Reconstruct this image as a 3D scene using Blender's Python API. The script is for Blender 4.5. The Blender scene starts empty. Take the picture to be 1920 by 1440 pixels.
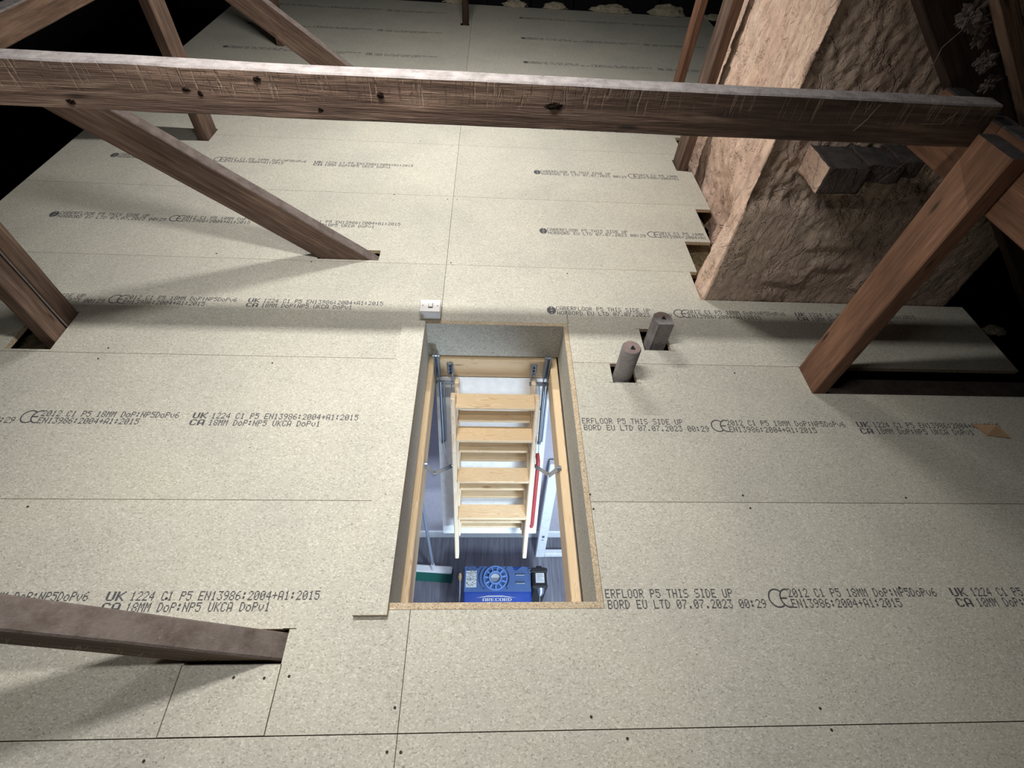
import bpy, bmesh, math, random
from mathutils import Vector, Matrix, noise
random.seed(7)
S = bpy.context.scene
COL = S.collection

# ------------------------------------------------------------------ camera
cam_d = bpy.data.cameras.new('camera')
cam = bpy.data.objects.new('camera', cam_d)
COL.objects.link(cam)
cam_d.sensor_width = 36.0
cam_d.lens = 36.0 * 919.5 / 1920.0
cam_d.clip_start = 0.02
R = ((0.998446880, -0.017667489, -0.052836420),
     (-0.019671749, 0.775495328, -0.631046764),
     (0.052123409, 0.631106058, 0.773943340))
M = Matrix(R).to_4x4()
M.translation = Vector((0.19618, -0.09682, 1.44654))
cam.matrix_world = M
S.camera = cam

# ------------------------------------------------------------------ world, lights, exposure
W = bpy.data.worlds.new('world')
W.use_nodes = True
W.node_tree.nodes['Background'].inputs[0].default_value = (0.5, 0.6, 0.8, 1)
W.node_tree.nodes['Background'].inputs[1].default_value = 0.0
S.world = W
S.view_settings.view_transform = 'Standard'
S.view_settings.look = 'None'
S.view_settings.gamma = 1.0
S.view_settings.use_curve_mapping = False
S.view_settings.exposure = 0.0
S.cycles.max_bounces = 8
S.cycles.diffuse_bounces = 5
S.cycles.sample_clamp_indirect = 6.0


def batten(loc, watts, length, spread):
    """a strip light hung across the roof, shining down"""
    d = bpy.data.lights.new('strip_light', 'AREA')
    d.shape = 'RECTANGLE'
    d.size = length
    d.size_y = 0.05
    d.energy = watts
    d.color = WARM
    d.spread = math.radians(spread)
    o = bpy.data.objects.new('strip_light', d)
    o.location = loc
    COL.objects.link(o)


WARM = (1.0, 0.97, 0.92)
batten((-0.05, 3.02, 1.82), 45, 0.72, 178)
batten((-0.12, 1.05, 1.82), 22, 0.72, 140)
batten((-0.12, 0.22, 1.82), 7.5, 0.72, 140)

# daylight arriving through the hall window below
hd = bpy.data.lights.new('hall_daylight', 'AREA')
hd.shape = 'RECTANGLE'
hd.size = 1.1
hd.size_y = 1.2
hd.energy = 98
hd.color = (0.64, 0.81, 1.0)
ho = bpy.data.objects.new('hall_daylight', hd)
ho.matrix_world = Matrix.Translation((1.30, -2.0, -1.15)) @ Matrix.Rotation(math.radians(90), 4, 'X')
COL.objects.link(ho)
ld = bpy.data.lights.new('hall_fill', 'AREA')  # added unseen fill light that brightens the hall floor and shades the ladder treads
ld.shape = 'DISK'
ld.size = 0.35
ld.energy = 48
ld.color = (0.68, 0.84, 1.0)
lo = bpy.data.objects.new('hall_fill', ld)
lo.location = (0.95, -0.05, -0.40)
COL.objects.link(lo)


# ------------------------------------------------------------------ material helpers
class N:
    def __init__(s, name, rough=0.8, spec=0.3):
        s.m = bpy.data.materials.new(name)
        s.m.use_nodes = True
        s.t = s.m.node_tree
        s.b = s.t.nodes['Principled BSDF']
        s.b.inputs['Roughness'].default_value = rough
        s.b.inputs['Specular IOR Level'].default_value = spec

    def n(s, typ, **kw):
        nd = s.t.nodes.new(typ)
        for k, v in kw.items():
            setattr(nd, k, v)
        return nd

    def l(s, a, b):
        s.t.links.new(a, b)

    def setv(s, sock, v):
        if hasattr(v, 'is_linked') or isinstance(v, bpy.types.NodeSocket):
            s.l(v, sock)
        elif isinstance(v, (tuple, list)) and len(v) == 3 and sock.type == 'RGBA':
            sock.default_value = (*v, 1)
        else:
            sock.default_value = v

    def pos(s):
        return s.n('ShaderNodeNewGeometry').outputs['Position']

    def obj(s):
        return s.n('ShaderNodeTexCoord').outputs['Object']

    def mapv(s, v, scale=(1, 1, 1), loc=(0, 0, 0)):
        m = s.n('ShaderNodeMapping')
        m.inputs['Scale'].default_value = scale
        m.inputs['Location'].default_value = loc
        s.l(v, m.inputs['Vector'])
        return m.outputs[0]

    def noise(s, v, scale, detail=3, rough=0.55, dist=0.0):
        n = s.n('ShaderNodeTexNoise')
        n.inputs['Scale'].default_value = scale
        n.inputs['Detail'].default_value = detail
        n.inputs['Roughness'].default_value = rough
        n.inputs['Distortion'].default_value = dist
        s.l(v, n.inputs['Vector'])
        return n.outputs['Fac']

    def vor(s, v, scale, out='Color', feature='F1'):
        n = s.n('ShaderNodeTexVoronoi', feature=feature)
        n.inputs['Scale'].default_value = scale
        s.l(v, n.inputs['Vector'])
        return n.outputs[out]

    def ramp(s, fac, stops, interp='LINEAR'):
        r = s.n('ShaderNodeValToRGB')
        r.color_ramp.interpolation = interp
        e = r.color_ramp.elements
        while len(e) < len(stops):
            e.new(0.5)
        for i, (p, c) in enumerate(stops):
            e[i].position = p
            e[i].color = (*c, 1) if len(c) == 3 else c
        s.l(fac, r.inputs[0])
        return r.outputs[0]

    def mix(s, fac, a, b, mode='MIX'):
        m = s.n('ShaderNodeMix', data_type='RGBA', blend_type=mode)
        s.setv(m.inputs[0], fac)
        s.setv(m.inputs[6], a)
        s.setv(m.inputs[7], b)
        return m.outputs[2]

    def math(s, op, a, b=0.0):
        m = s.n('ShaderNodeMath', operation=op)
        s.setv(m.inputs[0], a)
        s.setv(m.inputs[1], b)
        return m.outputs[0]

    def sep(s, v):
        m = s.n('ShaderNodeSeparateXYZ')
        s.l(v, m.inputs[0])
        return m.outputs

    def bump(s, h, strength=0.3, dist=0.01):
        b = s.n('ShaderNodeBump')
        b.inputs['Strength'].default_value = strength
        b.inputs['Distance'].default_value = dist
        s.l(h, b.inputs['Height'])
        s.l(b.outputs[0], s.b.inputs['Normal'])

    def base(s, c):
        s.setv(s.b.inputs['Base Color'], c)

    def rnd(s):
        return s.n('ShaderNodeObjectInfo').outputs['Random']


def g(v):
    return (v, v, v)


def plain(name, c, rough=0.6, metal=0.0, spec=0.4):
    m = N(name, rough, spec)
    m.b.inputs['Metallic'].default_value = metal
    p = m.obj()
    f = m.noise(p, 30, 3)
    m.base(m.mix(1.0, c, m.ramp(f, [(0.3, g(0.88)), (0.7, g(1.0))]), 'MULTIPLY'))
    return m.m


def chipboard(name, dark, mid, light, scale=1.0, rnd=0.06):
    m = N(name, 0.75, 0.25)
    p = m.pos()
    cells = m.sep(m.vor(m.mapv(p, (1, 1.5, 1)), 210 * scale))[0]
    c1 = m.ramp(cells, [(0.0, dark), (0.22, mid), (0.72, mid), (1.0, light)])
    fine = m.noise(m.mapv(p, (1, 1, 1)), 330 * scale, 2, 0.7)
    c1 = m.mix(1.0, c1, m.ramp(fine, [(0.25, g(0.80)), (0.5, g(1.0)), (0.8, g(1.12))]), 'MULTIPLY')
    fl = m.noise(m.mapv(p, (1, 1, 1), (3, 9, 0)), 150 * scale, 1, 0.5)
    c1 = m.mix(m.ramp(fl, [(0.70, g(0)), (0.78, g(0.75))]), c1, light)
    sp = m.noise(m.mapv(p, (1, 1, 1), (13, 4, 0)), 120 * scale, 1, 0.5)
    c1 = m.mix(m.ramp(sp, [(0.22, g(0.7)), (0.29, g(0))]), c1, (0.13, 0.11, 0.085))
    blot = m.noise(p, 2.6, 4, 0.6)
    c1 = m.mix(1.0, c1, m.ramp(blot, [(0.25, (0.88, 0.88, 0.90)), (0.55, g(1.0)), (0.8, (1.05, 1.04, 1.0))]), 'MULTIPLY')
    smear = m.noise(m.mapv(p, (1.0, 2.6, 1)), 5.5, 5, 0.7)
    c1 = m.mix(m.ramp(smear, [(0.62, g(0)), (0.8, g(0.22))]), c1, (0.30, 0.28, 0.27))
    r = m.ramp(m.rnd(), [(0.0, g(1.0 - rnd)), (1.0, g(1.0 + rnd * 0.5))])
    c1 = m.mix(1.0, c1, r, 'MULTIPLY')
    m.base(c1)
    m.bump(fine, 0.12, 0.002)
    return m.m


M_CHIP = chipboard('chipboard', (0.40, 0.382, 0.325), (0.545, 0.528, 0.455), (0.69, 0.675, 0.60))
M_CHIPEDGE = chipboard('chipboard_edge', (0.27, 0.19, 0.12), (0.56, 0.45, 0.31), (0.78, 0.69, 0.53), 1.5)


def oldwood(name, c_dark, c_mid, c_light, rough=0.75, mark=0.0, bscale=1.0):
    m = N(name, rough, 0.3)
    p = m.obj()
    ri = m.rnd()
    add = m.n('ShaderNodeVectorMath', operation='ADD')
    cmb = m.n('ShaderNodeCombineXYZ')
    m.l(m.math('MULTIPLY', ri, 17.0), cmb.inputs[0])
    m.l(m.math('MULTIPLY', ri, 5.0), cmb.inputs[1])
    m.l(p, add.inputs[0])
    m.l(cmb.outputs[0], add.inputs[1])
    q = add.outputs[0]
    gr = m.noise(m.mapv(q, (1.6, 30, 30)), 2.2, 6, 0.6, 0.4)
    fine = m.noise(m.mapv(q, (6, 160, 160)), 2.0, 4, 0.6)
    blot = m.noise(m.mapv(q, (1.3, 4, 4)), 2.4, 4, 0.6)
    c = m.ramp(gr, [(0.28, c_dark), (0.5, c_mid), (0.72, c_light)])
    c = m.mix(1.0, c, m.ramp(fine, [(0.3, g(0.72)), (0.7, g(1.15))]), 'MULTIPLY')
    c = m.mix(1.0, c, m.ramp(blot, [(0.3, g(0.62)), (0.65, g(1.2))]), 'MULTIPLY')
    kn = m.vor(m.mapv(q, (2.2, 9, 9)), 1.7, 'Distance')
    c = m.mix(m.ramp(kn, [(0.05, g(0.9)), (0.13, g(0))]), c, (0.025, 0.016, 0.012))
    h = m.math('ADD', m.math('MULTIPLY', fine, 0.5), gr)
    if mark > 0:
        mk = m.noise(m.mapv(q, (62, 3.0, 4.5)), 1.6, 3, 0.7, 0.5)
        mkm = m.ramp(mk, [(0.545, g(0)), (0.63, g(1))])
        zz = m.math('MULTIPLY_ADD', m.sep(p)[2], 14.0)
        zz.node.inputs[2].default_value = 0.35
        zm = m.ramp(m.math('ADD', zz, m.math('MULTIPLY', blot, 0.3)), [(0.35, g(0)), (0.75, g(1))])
        mkm = m.math('MULTIPLY', mkm, zm)
        c = m.mix(m.math('MULTIPLY', mkm, mark), c, (0.30, 0.215, 0.15))
        h = m.math('ADD', h, m.math('MULTIPLY', mkm, -1.2))
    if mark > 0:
        # the left half of the beam is barer, paler wood, with brighter light painted in
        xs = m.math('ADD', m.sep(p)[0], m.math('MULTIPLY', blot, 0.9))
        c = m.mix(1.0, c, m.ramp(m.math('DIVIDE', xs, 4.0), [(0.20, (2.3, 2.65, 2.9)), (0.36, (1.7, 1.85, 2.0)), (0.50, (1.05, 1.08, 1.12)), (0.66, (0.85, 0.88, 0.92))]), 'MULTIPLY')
    m.base(c)
    m.bump(h, 0.55 * bscale, 0.006)
    return m.m


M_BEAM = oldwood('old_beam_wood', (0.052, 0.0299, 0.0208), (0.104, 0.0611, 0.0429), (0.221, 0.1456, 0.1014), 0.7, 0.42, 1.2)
M_STRUT = oldwood('old_strut_wood', (0.085, 0.052, 0.038), (0.150, 0.095, 0.070), (0.23, 0.16, 0.125), 0.75)
M_POST = oldwood('stained_post_wood', (0.133, 0.0646, 0.038), (0.1862, 0.0931, 0.0551), (0.247, 0.1292, 0.0817), 0.65, 0, 0.6)
M_PURLIN = oldwood('dusty_purlin_wood', (0.09, 0.052, 0.034), (0.145, 0.087, 0.058), (0.21, 0.137, 0.095), 0.8)
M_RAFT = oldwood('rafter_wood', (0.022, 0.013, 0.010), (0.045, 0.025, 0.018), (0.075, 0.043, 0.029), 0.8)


def dusty(name, a, b):
    m = N(name, 0.95, 0.1)
    p = m.pos()
    f = m.noise(p, 24, 5, 0.7)
    f2 = m.noise(p, 140, 3, 0.7)
    c = m.ramp(f, [(0.3, a), (0.62, b)])
    c = m.mix(m.ramp(f2, [(0.62, g(0)), (0.72, g(0.7))]), c, tuple(min(1, x * 1.35) for x in b))
    m.base(c)
    m.bump(f2, 0.5, 0.004)
    return m.m


M_DUST = dusty('dust_on_timber', (0.15, 0.135, 0.133), (0.265, 0.243, 0.24))
M_DUSTD = dusty('dust_on_strut', (0.105, 0.082, 0.072), (0.18, 0.15, 0.138))


M_DUSTK = dusty('dark_dust', (0.055, 0.05, 0.05), (0.11, 0.10, 0.098))  # darker grey dust for the right-hand timber tops and corbels


def newpine(name, tint=(1, 1, 1)):
    m = N(name, 0.5, 0.35)
    p = m.obj()
    ri = m.rnd()
    cmb = m.n('ShaderNodeCombineXYZ')
    m.l(m.math('MULTIPLY', ri, 9.0), cmb.inputs[0])
    m.l(m.math('MULTIPLY', ri, 3.0), cmb.inputs[1])
    add = m.n('ShaderNodeVectorMath', operation='ADD')
    m.l(p, add.inputs[0])
    m.l(cmb.outputs[0], add.inputs[1])
    q = m.mapv(add.outputs[0], (1.4, 26, 26))
    w = m.noise(q, 1.6, 2, 0.5, 0.8)
    s = m.math('SINE', m.math('MULTIPLY', w, 42.0))
    c = m.ramp(s, [(0.0, (0.72 * tint[0], 0.55 * tint[1], 0.345 * tint[2])), (0.8, (0.79 * tint[0], 0.635 * tint[1], 0.435 * tint[2])), (1.0, (0.62 * tint[0], 0.42 * tint[1], 0.23 * tint[2]))])
    kn = m.vor(m.mapv(add.outputs[0], (3, 14, 14)), 1.1, 'Distance')
    c = m.mix(m.ramp(kn, [(0.03, g(0.8)), (0.12, g(0))]), c, (0.30, 0.14, 0.05))
    m.base(c)
    m.bump(s, 0.05, 0.002)
    return m.m


M_PINE = newpine('new_pine')
M_PINEPALE = newpine('pale_pine', (1.0, 1.08, 1.25))


def sandstone(name, rough_front):
    m = N(name, 0.95, 0.15)
    p = m.pos()
    a = m.noise(p, 3.0, 6, 0.65, 0.6)
    b = m.noise(m.mapv(p, (1, 1, 0.32)), 13, 6, 0.7, 0.5)
    f = m.noise(p, 70, 5, 0.7)
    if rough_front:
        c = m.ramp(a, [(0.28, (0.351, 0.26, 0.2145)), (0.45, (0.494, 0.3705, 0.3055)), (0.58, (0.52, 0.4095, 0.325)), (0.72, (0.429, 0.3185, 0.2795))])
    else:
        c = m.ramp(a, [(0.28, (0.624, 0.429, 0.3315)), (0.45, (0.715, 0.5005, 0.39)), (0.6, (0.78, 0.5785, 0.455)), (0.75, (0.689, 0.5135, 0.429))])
    c = m.mix(1.0, c, m.ramp(b, [(0.3, g(0.70)), (0.52, g(1.0)), (0.75, g(1.2))]), 'MULTIPLY')
    c = m.mix(1.0, c, m.ramp(f, [(0.25, g(0.78)), (0.6, g(1.06))]), 'MULTIPLY')
    st = m.noise(m.mapv(p, (1, 6, 0.6), (0, 2, 0)), 2.2, 4, 0.6, 0.5)
    c = m.mix(m.ramp(st, [(0.64, g(0)), (0.74, g(0.55))]), c, (0.30, 0.235, 0.215))
    m.base(c)
    h = m.math('ADD', m.math('MULTIPLY', b, 1.3 if rough_front else 0.8), m.math('MULTIPLY', f, 0.35))
    fl = m.noise(m.mapv(p, (1, 1, 0.7), (7, 1, 3)), 9.0, 5, 0.65, 0.7)
    h = m.math('ADD', h, m.math('MULTIPLY', m.ramp(fl, [(0.47, g(0)), (0.505, g(1))]), 0.8))
    fl2 = m.noise(m.mapv(p, (1, 1, 0.55), (2, 9, 5)), 21.0, 4, 0.6, 1.0)
    h = m.math('ADD', h, m.math('MULTIPLY', m.ramp(fl2, [(0.40, g(0)), (0.43, g(1))]), 0.5))
    m.bump(h, 0.65, 0.018 if rough_front else 0.014)
    return m.m


M_STONE = sandstone('rendered_sandstone', False)
M_STONER = sandstone('bare_rough_sandstone', True)


def insul(name, a, b):
    m = N(name, 1.0, 0.05)
    p = m.pos()
    f = m.noise(p, 26, 6, 0.75, 0.8)
    c = m.ramp(f, [(0.3, a), (0.65, b)])
    m.base(c)
    m.bump(m.noise(p, 60, 5, 0.8), 1.0, 0.02)
    return m.m


M_INSUL = insul('mineral_wool', (0.10, 0.075, 0.045), (0.42, 0.35, 0.22))
M_TUFT = insul('cream_wool', (0.40, 0.34, 0.24), (0.78, 0.71, 0.56))
M_WEB = plain('cobweb_grey', (0.13, 0.105, 0.095), 1.0)

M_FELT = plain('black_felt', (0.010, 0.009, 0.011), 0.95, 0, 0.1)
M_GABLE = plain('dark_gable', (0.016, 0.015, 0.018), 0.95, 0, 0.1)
M_INK = plain('print_ink', (0.095, 0.095, 0.105), 0.8)
M_SCREW = plain('screw_hole_dark', (0.045, 0.036, 0.029), 0.8)
M_KNOT = plain('dark_knot', (0.012, 0.008, 0.006), 0.95, 0, 0.05)
M_WHITE = plain('white_plastic', (0.86, 0.85, 0.84), 0.35, 0, 0.5)
M_WHITEP = plain('white_paint', (0.83, 0.85, 0.86), 0.45, 0, 0.45)
M_GREYHOLE = plain('grey_screw', (0.25, 0.24, 0.24), 0.5, 0.5)
M_FOAM = dusty('grey_pipe_foam', (0.17, 0.155, 0.15), (0.26, 0.24, 0.235))
M_FOAMTOP = dusty('dusty_foam_top', (0.20, 0.15, 0.14), (0.27, 0.21, 0.20))
M_BLACK = plain('black_rubber', (0.018, 0.017, 0.017), 0.6)
M_STEEL = plain('galvanised_steel', (0.34, 0.40, 0.48), 0.35, 0.8)
M_DKSTEEL = plain('dark_spring_steel', (0.16, 0.19, 0.23), 0.35, 0.8)
M_RED = plain('red_handrail', (0.40, 0.055, 0.055), 0.45)
M_CARD = plain('brown_card', (0.46, 0.30, 0.18), 0.9)
M_WALL = plain('lilac_wall_paint', (0.47, 0.44, 0.49), 0.8)
M_CEIL = plain('plasterboard', (0.5, 0.5, 0.5), 0.9)
M_BLUE = plain('blue_enamel', (0.075, 0.135, 0.30), 0.4, 0.0, 0.5)
M_BLUED = plain('deep_blue_enamel', (0.012, 0.055, 0.30), 0.35, 0, 0.5)
M_BLUEL = plain('pale_blue_worn', (0.15, 0.28, 0.60), 0.4)
M_LABEL = plain('worn_label', (0.60, 0.62, 0.60), 0.7)
M_GREEN = plain('green_bristle', (0.012, 0.115, 0.09), 0.8)
M_BHANDLE = plain('grey_handle', (0.26, 0.29, 0.36), 0.4)
M_GLASS = N('window_glass', 0.02).m
M_GLASS.node_tree.nodes['Principled BSDF'].inputs['Transmission Weight'].default_value = 1.0


def laminate():
    m = N('grey_oak_laminate', 0.4, 0.4)
    p = m.obj()
    ri = m.rnd()
    cmb = m.n('ShaderNodeCombineXYZ')
    m.l(m.math('MULTIPLY', ri, 21.0), cmb.inputs[1])
    add = m.n('ShaderNodeVectorMath', operation='ADD')
    m.l(p, add.inputs[0])
    m.l(cmb.outputs[0], add.inputs[1])
    f = m.noise(m.mapv(add.outputs[0], (22, 1.8, 1)), 2.0, 5, 0.6, 0.5)
    c = m.ramp(f, [(0.3, (0.11, 0.108, 0.128)), (0.6, (0.20, 0.198, 0.232)), (0.75, (0.255, 0.253, 0.29))])
    c = m.mix(1.0, c, m.ramp(ri, [(0, g(0.85)), (1, g(1.12))]), 'MULTIPLY')
    m.base(c)
    return m.m


M_LAM = laminate()


# ------------------------------------------------------------------ mesh helpers
class MB:
    def __init__(s):
        s.v = []
        s.f = []
        s.mi = []
        s.sm = []

    def add(s, vs, fs, mi=0, smooth=False):
        o = len(s.v)
        s.v += [tuple(v) for v in vs]
        for f in fs:
            s.f.append([i + o for i in f])
            s.mi.append(mi)
            s.sm.append(smooth)

    def box(s, x0, x1, y0, y1, z0, z1, mi=0, mat=None):
        vs = [Vector((x, y, z)) for z in (z0, z1) for y in (y0, y1) for x in (x0, x1)]
        if mat is not None:
            vs = [mat @ v for v in vs]
        s.add(vs, [(0, 2, 3, 1), (4, 5, 7, 6), (0, 1, 5, 4), (2, 6, 7, 3), (0, 4, 6, 2), (1, 3, 7, 5)], mi)

    def cbox(s, x0, x1, y0, y1, z0, z1, c=0.003, mi=0, mat=None):
        """box with chamfered edges"""
        bm = bmesh.new()
        bmesh.ops.create_cube(bm, size=1)
        for v in bm.verts:
            v.co = Vector(((x0 + x1) / 2 + v.co.x * (x1 - x0), (y0 + y1) / 2 + v.co.y * (y1 - y0), (z0 + z1) / 2 + v.co.z * (z1 - z0)))
        bmesh.ops.bevel(bm, geom=bm.edges[:], offset=c, segments=1, affect='EDGES', profile=0.5)
        bm.verts.index_update()
        vs = [v.co.copy() for v in bm.verts]
        if mat is not None:
            vs = [mat @ v for v in vs]
        s.add(vs, [[v.index for v in f.verts] for f in bm.faces], mi)
        bm.free()

    def tube(s, pts, r, n=10, mi=0, caps=True, smooth=True):
        pts = [Vector(p) for p in pts]
        rs = r if isinstance(r, (list, tuple)) else [r] * len(pts)
        vs = []
        prev = None
        for i, p in enumerate(pts):
            d = (pts[min(i + 1, len(pts) - 1)] - pts[max(i - 1, 0)]).normalized()
            if prev is None:
                a = d.orthogonal().normalized()
            else:
                a = (prev - d * prev.dot(d)).normalized()
            prev = a
            b = d.cross(a)
            for k in range(n):
                t = 2 * math.pi * k / n
                vs.append(p + (a * math.cos(t) + b * math.sin(t)) * rs[i])
        fs = []
        for i in range(len(pts) - 1):
            for k in range(n):
                fs.append((i * n + k, i * n + (k + 1) % n, (i + 1) * n + (k + 1) % n, (i + 1) * n + k))
        s.add(vs, fs, mi, smooth)
        if caps:
            s.add([vs[k] for k in range(n)], [list(range(n))[::-1]], mi)
            s.add([vs[(len(pts) - 1) * n + k] for k in range(n)], [list(range(n))], mi)

    def prism(s, poly, z0, z1, mi=0, mat=None):
        n = len(poly)
        vs = [Vector((x, y, z)) for z in (z0, z1) for x, y in poly]
        if mat is not None:
            vs = [mat @ v for v in vs]
        fs = [list(range(n))[::-1], list(range(n, 2 * n))]
        fs += [(i, (i + 1) % n, n + (i + 1) % n, n + i) for i in range(n)]
        s.add(vs, fs, mi)

    def ring(s, cx, cy, z0, z1, r0, r1, n=36, a0=0, a1=2 * math.pi, mi=0, mat=None):
        full = abs(a1 - a0 - 2 * math.pi) < 1e-6
        k = n if full else n + 1
        vs = []
        for z in (z0, z1):
            for r in (r0, r1):
                for i in range(k):
                    t = a0 + (a1 - a0) * i / n
                    vs.append(Vector((cx + r * math.cos(t), cy + r * math.sin(t), z)))
        if mat is not None:
            vs = [mat @ v for v in vs]
        A = lambda zi, ri, i: zi * 2 * k + ri * k + (i % k)
        fs = []
        for i in range(n):
            fs += [(A(1, 0, i), A(1, 1, i), A(1, 1, i + 1), A(1, 0, i + 1)), (A(0, 0, i), A(0, 0, i + 1), A(0, 1, i + 1), A(0, 1, i)),
                   (A(0, 1, i), A(0, 1, i + 1), A(1, 1, i + 1), A(1, 1, i)), (A(0, 0, i), A(1, 0, i), A(1, 0, i + 1), A(0, 0, i + 1))]
        s.add(vs, fs, mi)

    def mesh(s, name, mats):
        me = bpy.data.meshes.new(name)
        me.from_pydata(s.v, [], s.f)
        for m in (mats if isinstance(mats, (list, tuple)) else [mats]):
            me.materials.append(m)
        me.polygons.foreach_set('material_index', s.mi)
        me.polygons.foreach_set('use_smooth', s.sm)
        me.update()
        return me

    def build(s, name, mats, parent=None, loc=None):
        return link(name, s.mesh(name, mats), parent, loc)


def link(name, me, parent=None, loc=None):
    o = bpy.data.objects.new(name, me)
    COL.objects.link(o)
    if parent is not None:
        o.parent = parent
        o.matrix_parent_inverse = WORLD_INV.get(parent.name, Matrix.Identity(4))
    if loc is not None:
        o.location = loc
    return o


WORLD_INV = {}


def tag(o, label=None, cat=None, group=None, kind=None):
    if label:
        o['label'] = label
    if cat:
        o['category'] = cat
    if group:
        o['group'] = group
    if kind:
        o['kind'] = kind
    return o


def empty(name, loc=(0, 0, 0), label=None, cat=None, group=None, kind=None):
    """An Empty at the thing's base. Children keep the world coordinates their meshes were written in."""
    o = bpy.data.objects.new(name, None)
    COL.objects.link(o)
    o.location = loc
    o.empty_display_size = 0.1
    WORLD_INV[o.name] = Matrix.Translation(loc).inverted()
    return tag(o, label, cat, group, kind)


def plate(x0, x1, y0, y1, holes, z0, z1, ox, oy):
    """A board with rectangular cut-outs, in coordinates relative to (ox, oy)."""
    xs = {x0, x1}
    ys = {y0, y1}
    hs = []
    for a, b, c, d in holes:
        if b <= x0 or a >= x1 or d <= y0 or c >= y1:
            continue
        hs.append((a, b, c, d))
        xs |= {min(max(a, x0), x1), min(max(b, x0), x1)}
        ys |= {min(max(c, y0), y1), min(max(d, y0), y1)}
    xs = sorted(xs)
    ys = sorted(ys)
    solid = {}
    for i in range(len(xs) - 1):
        for j in range(len(ys) - 1):
            cx, cy = (xs[i] + xs[i + 1]) / 2, (ys[j] + ys[j + 1]) / 2
            solid[i, j] = not any(a < cx < b and c < cy < d for a, b, c, d in hs)
    mb = MB()
    idx = {}

    def vid(i, j, k):
        if (i, j, k) not in idx:
            idx[i, j, k] = len(mb.v)
            mb.v.append((xs[i] - ox, ys[j] - oy, (z0, z1)[k]))
        return idx[i, j, k]

    def face(q, mi):
        mb.f.append([vid(*p) for p in q])
        mb.mi.append(mi)
        mb.sm.append(False)
    for (i, j), ok in solid.items():
        if not ok:
            continue
        face([(i, j, 1), (i + 1, j, 1), (i + 1, j + 1, 1), (i, j + 1, 1)], 0)
        face([(i, j, 0), (i, j + 1, 0), (i + 1, j + 1, 0), (i + 1, j, 0)], 0)
        if not solid.get((i - 1, j)):
            face([(i, j, 0), (i, j, 1), (i, j + 1, 1), (i, j + 1, 0)], 1)
        if not solid.get((i + 1, j)):
            face([(i + 1, j, 0), (i + 1, j + 1, 0), (i + 1, j + 1, 1), (i + 1, j, 1)], 1)
        if not solid.get((i, j - 1)):
            face([(i, j, 0), (i + 1, j, 0), (i + 1, j, 1), (i, j, 1)], 1)
        if not solid.get((i, j + 1)):
            face([(i, j + 1, 0), (i, j + 1, 1), (i + 1, j + 1, 1), (i + 1, j + 1, 0)], 1)
    return mb


# ------------------------------------------------------------------ dot-matrix print
FONT = {'0': '3E5149453E', '1': '00427F4000', '2': '4261514946', '3': '2141454B31', '4': '1814127F10', '5': '2745454539', '6': '3C4A494930',
        '7': '0171090503', '8': '3649494936', '9': '064949291E', ':': '0036360000', '.': '0060600000', '+': '08083E0808', 'A': '7E1111117E',
        'B': '7F49494936', 'C': '3E41414122', 'D': '7F4141221C', 'E': '7F49494941', 'F': '7F09090901', 'H': '7F0808087F', 'I': '00417F4100',
        'K': '7F08142241', 'L': '7F40404040', 'M': '7F020C027F', 'N': '7F0408107F', 'O': '3E4141413E', 'P': '7F09090906', 'R': '7F09192946',
        'S': '4649494931', 'T': '01017F0101', 'U': '3F4040403F', 'o': '3844444438', 'v': '1C2040201C', ' ': '0000000000'}


def put_text(quads, txt, x, y, pitch, h, bold=1.0):
    """quads of (x0, x1, y0, y1); y is the bottom of the line"""
    dw = pitch * 0.78 / 5
    dh = h / 7
    for i, ch in enumerate(txt):
        hx = FONT[ch]
        for c in range(5):
            bits = int(hx[2 * c:2 * c + 2], 16)
            r = 0
            while r < 7:
                if bits >> r & 1:
                    r2 = r
                    while r2 + 1 < 7 and bits >> (r2 + 1) & 1:
                        r2 += 1
                    cx = x + i * pitch + (c + 0.5) * dw
                    quads.append((cx - dw * 0.58 * bold, cx + dw * 0.58 * bold, y + h - (r2 + 1) * dh + 0.05 * dh, y + h - r * dh - 0.05 * dh))
                    r = r2 + 1
                else:
                    r += 1


Q = []
YU, YL, LH = 0.3045, 0.2755, 0.0245
put_text(Q, 'CABERFLOOR P5 THIS SIDE UP', 0.497, YU, 0.0163, LH)
put_text(Q, 'NORBORD EU LTD 07.07.2023 00:29', 0.500, YL, 0.0165, LH)
put_text(Q, '2012 C1 P5 18MM DoP:NP5DoPv6', 1.082, YU, 0.0163, LH)
put_text(Q, 'EN13986:2004+A1:2015', 1.084, YL, 0.0166, LH)
put_text(Q, 'UK', 1.5825, YU, 0.026, LH, 1.35)
put_text(Q, 'CA', 1.5825, YL, 0.026, LH, 1.35)
put_text(Q, '1224 C1 P5 EN13986:2004+A1:2015', 1.645, YU, 0.0163, LH)
put_text(Q, '18MM DoP:NP5 UKCA DoPv1', 1.645, YL, 0.0165, LH)


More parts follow.
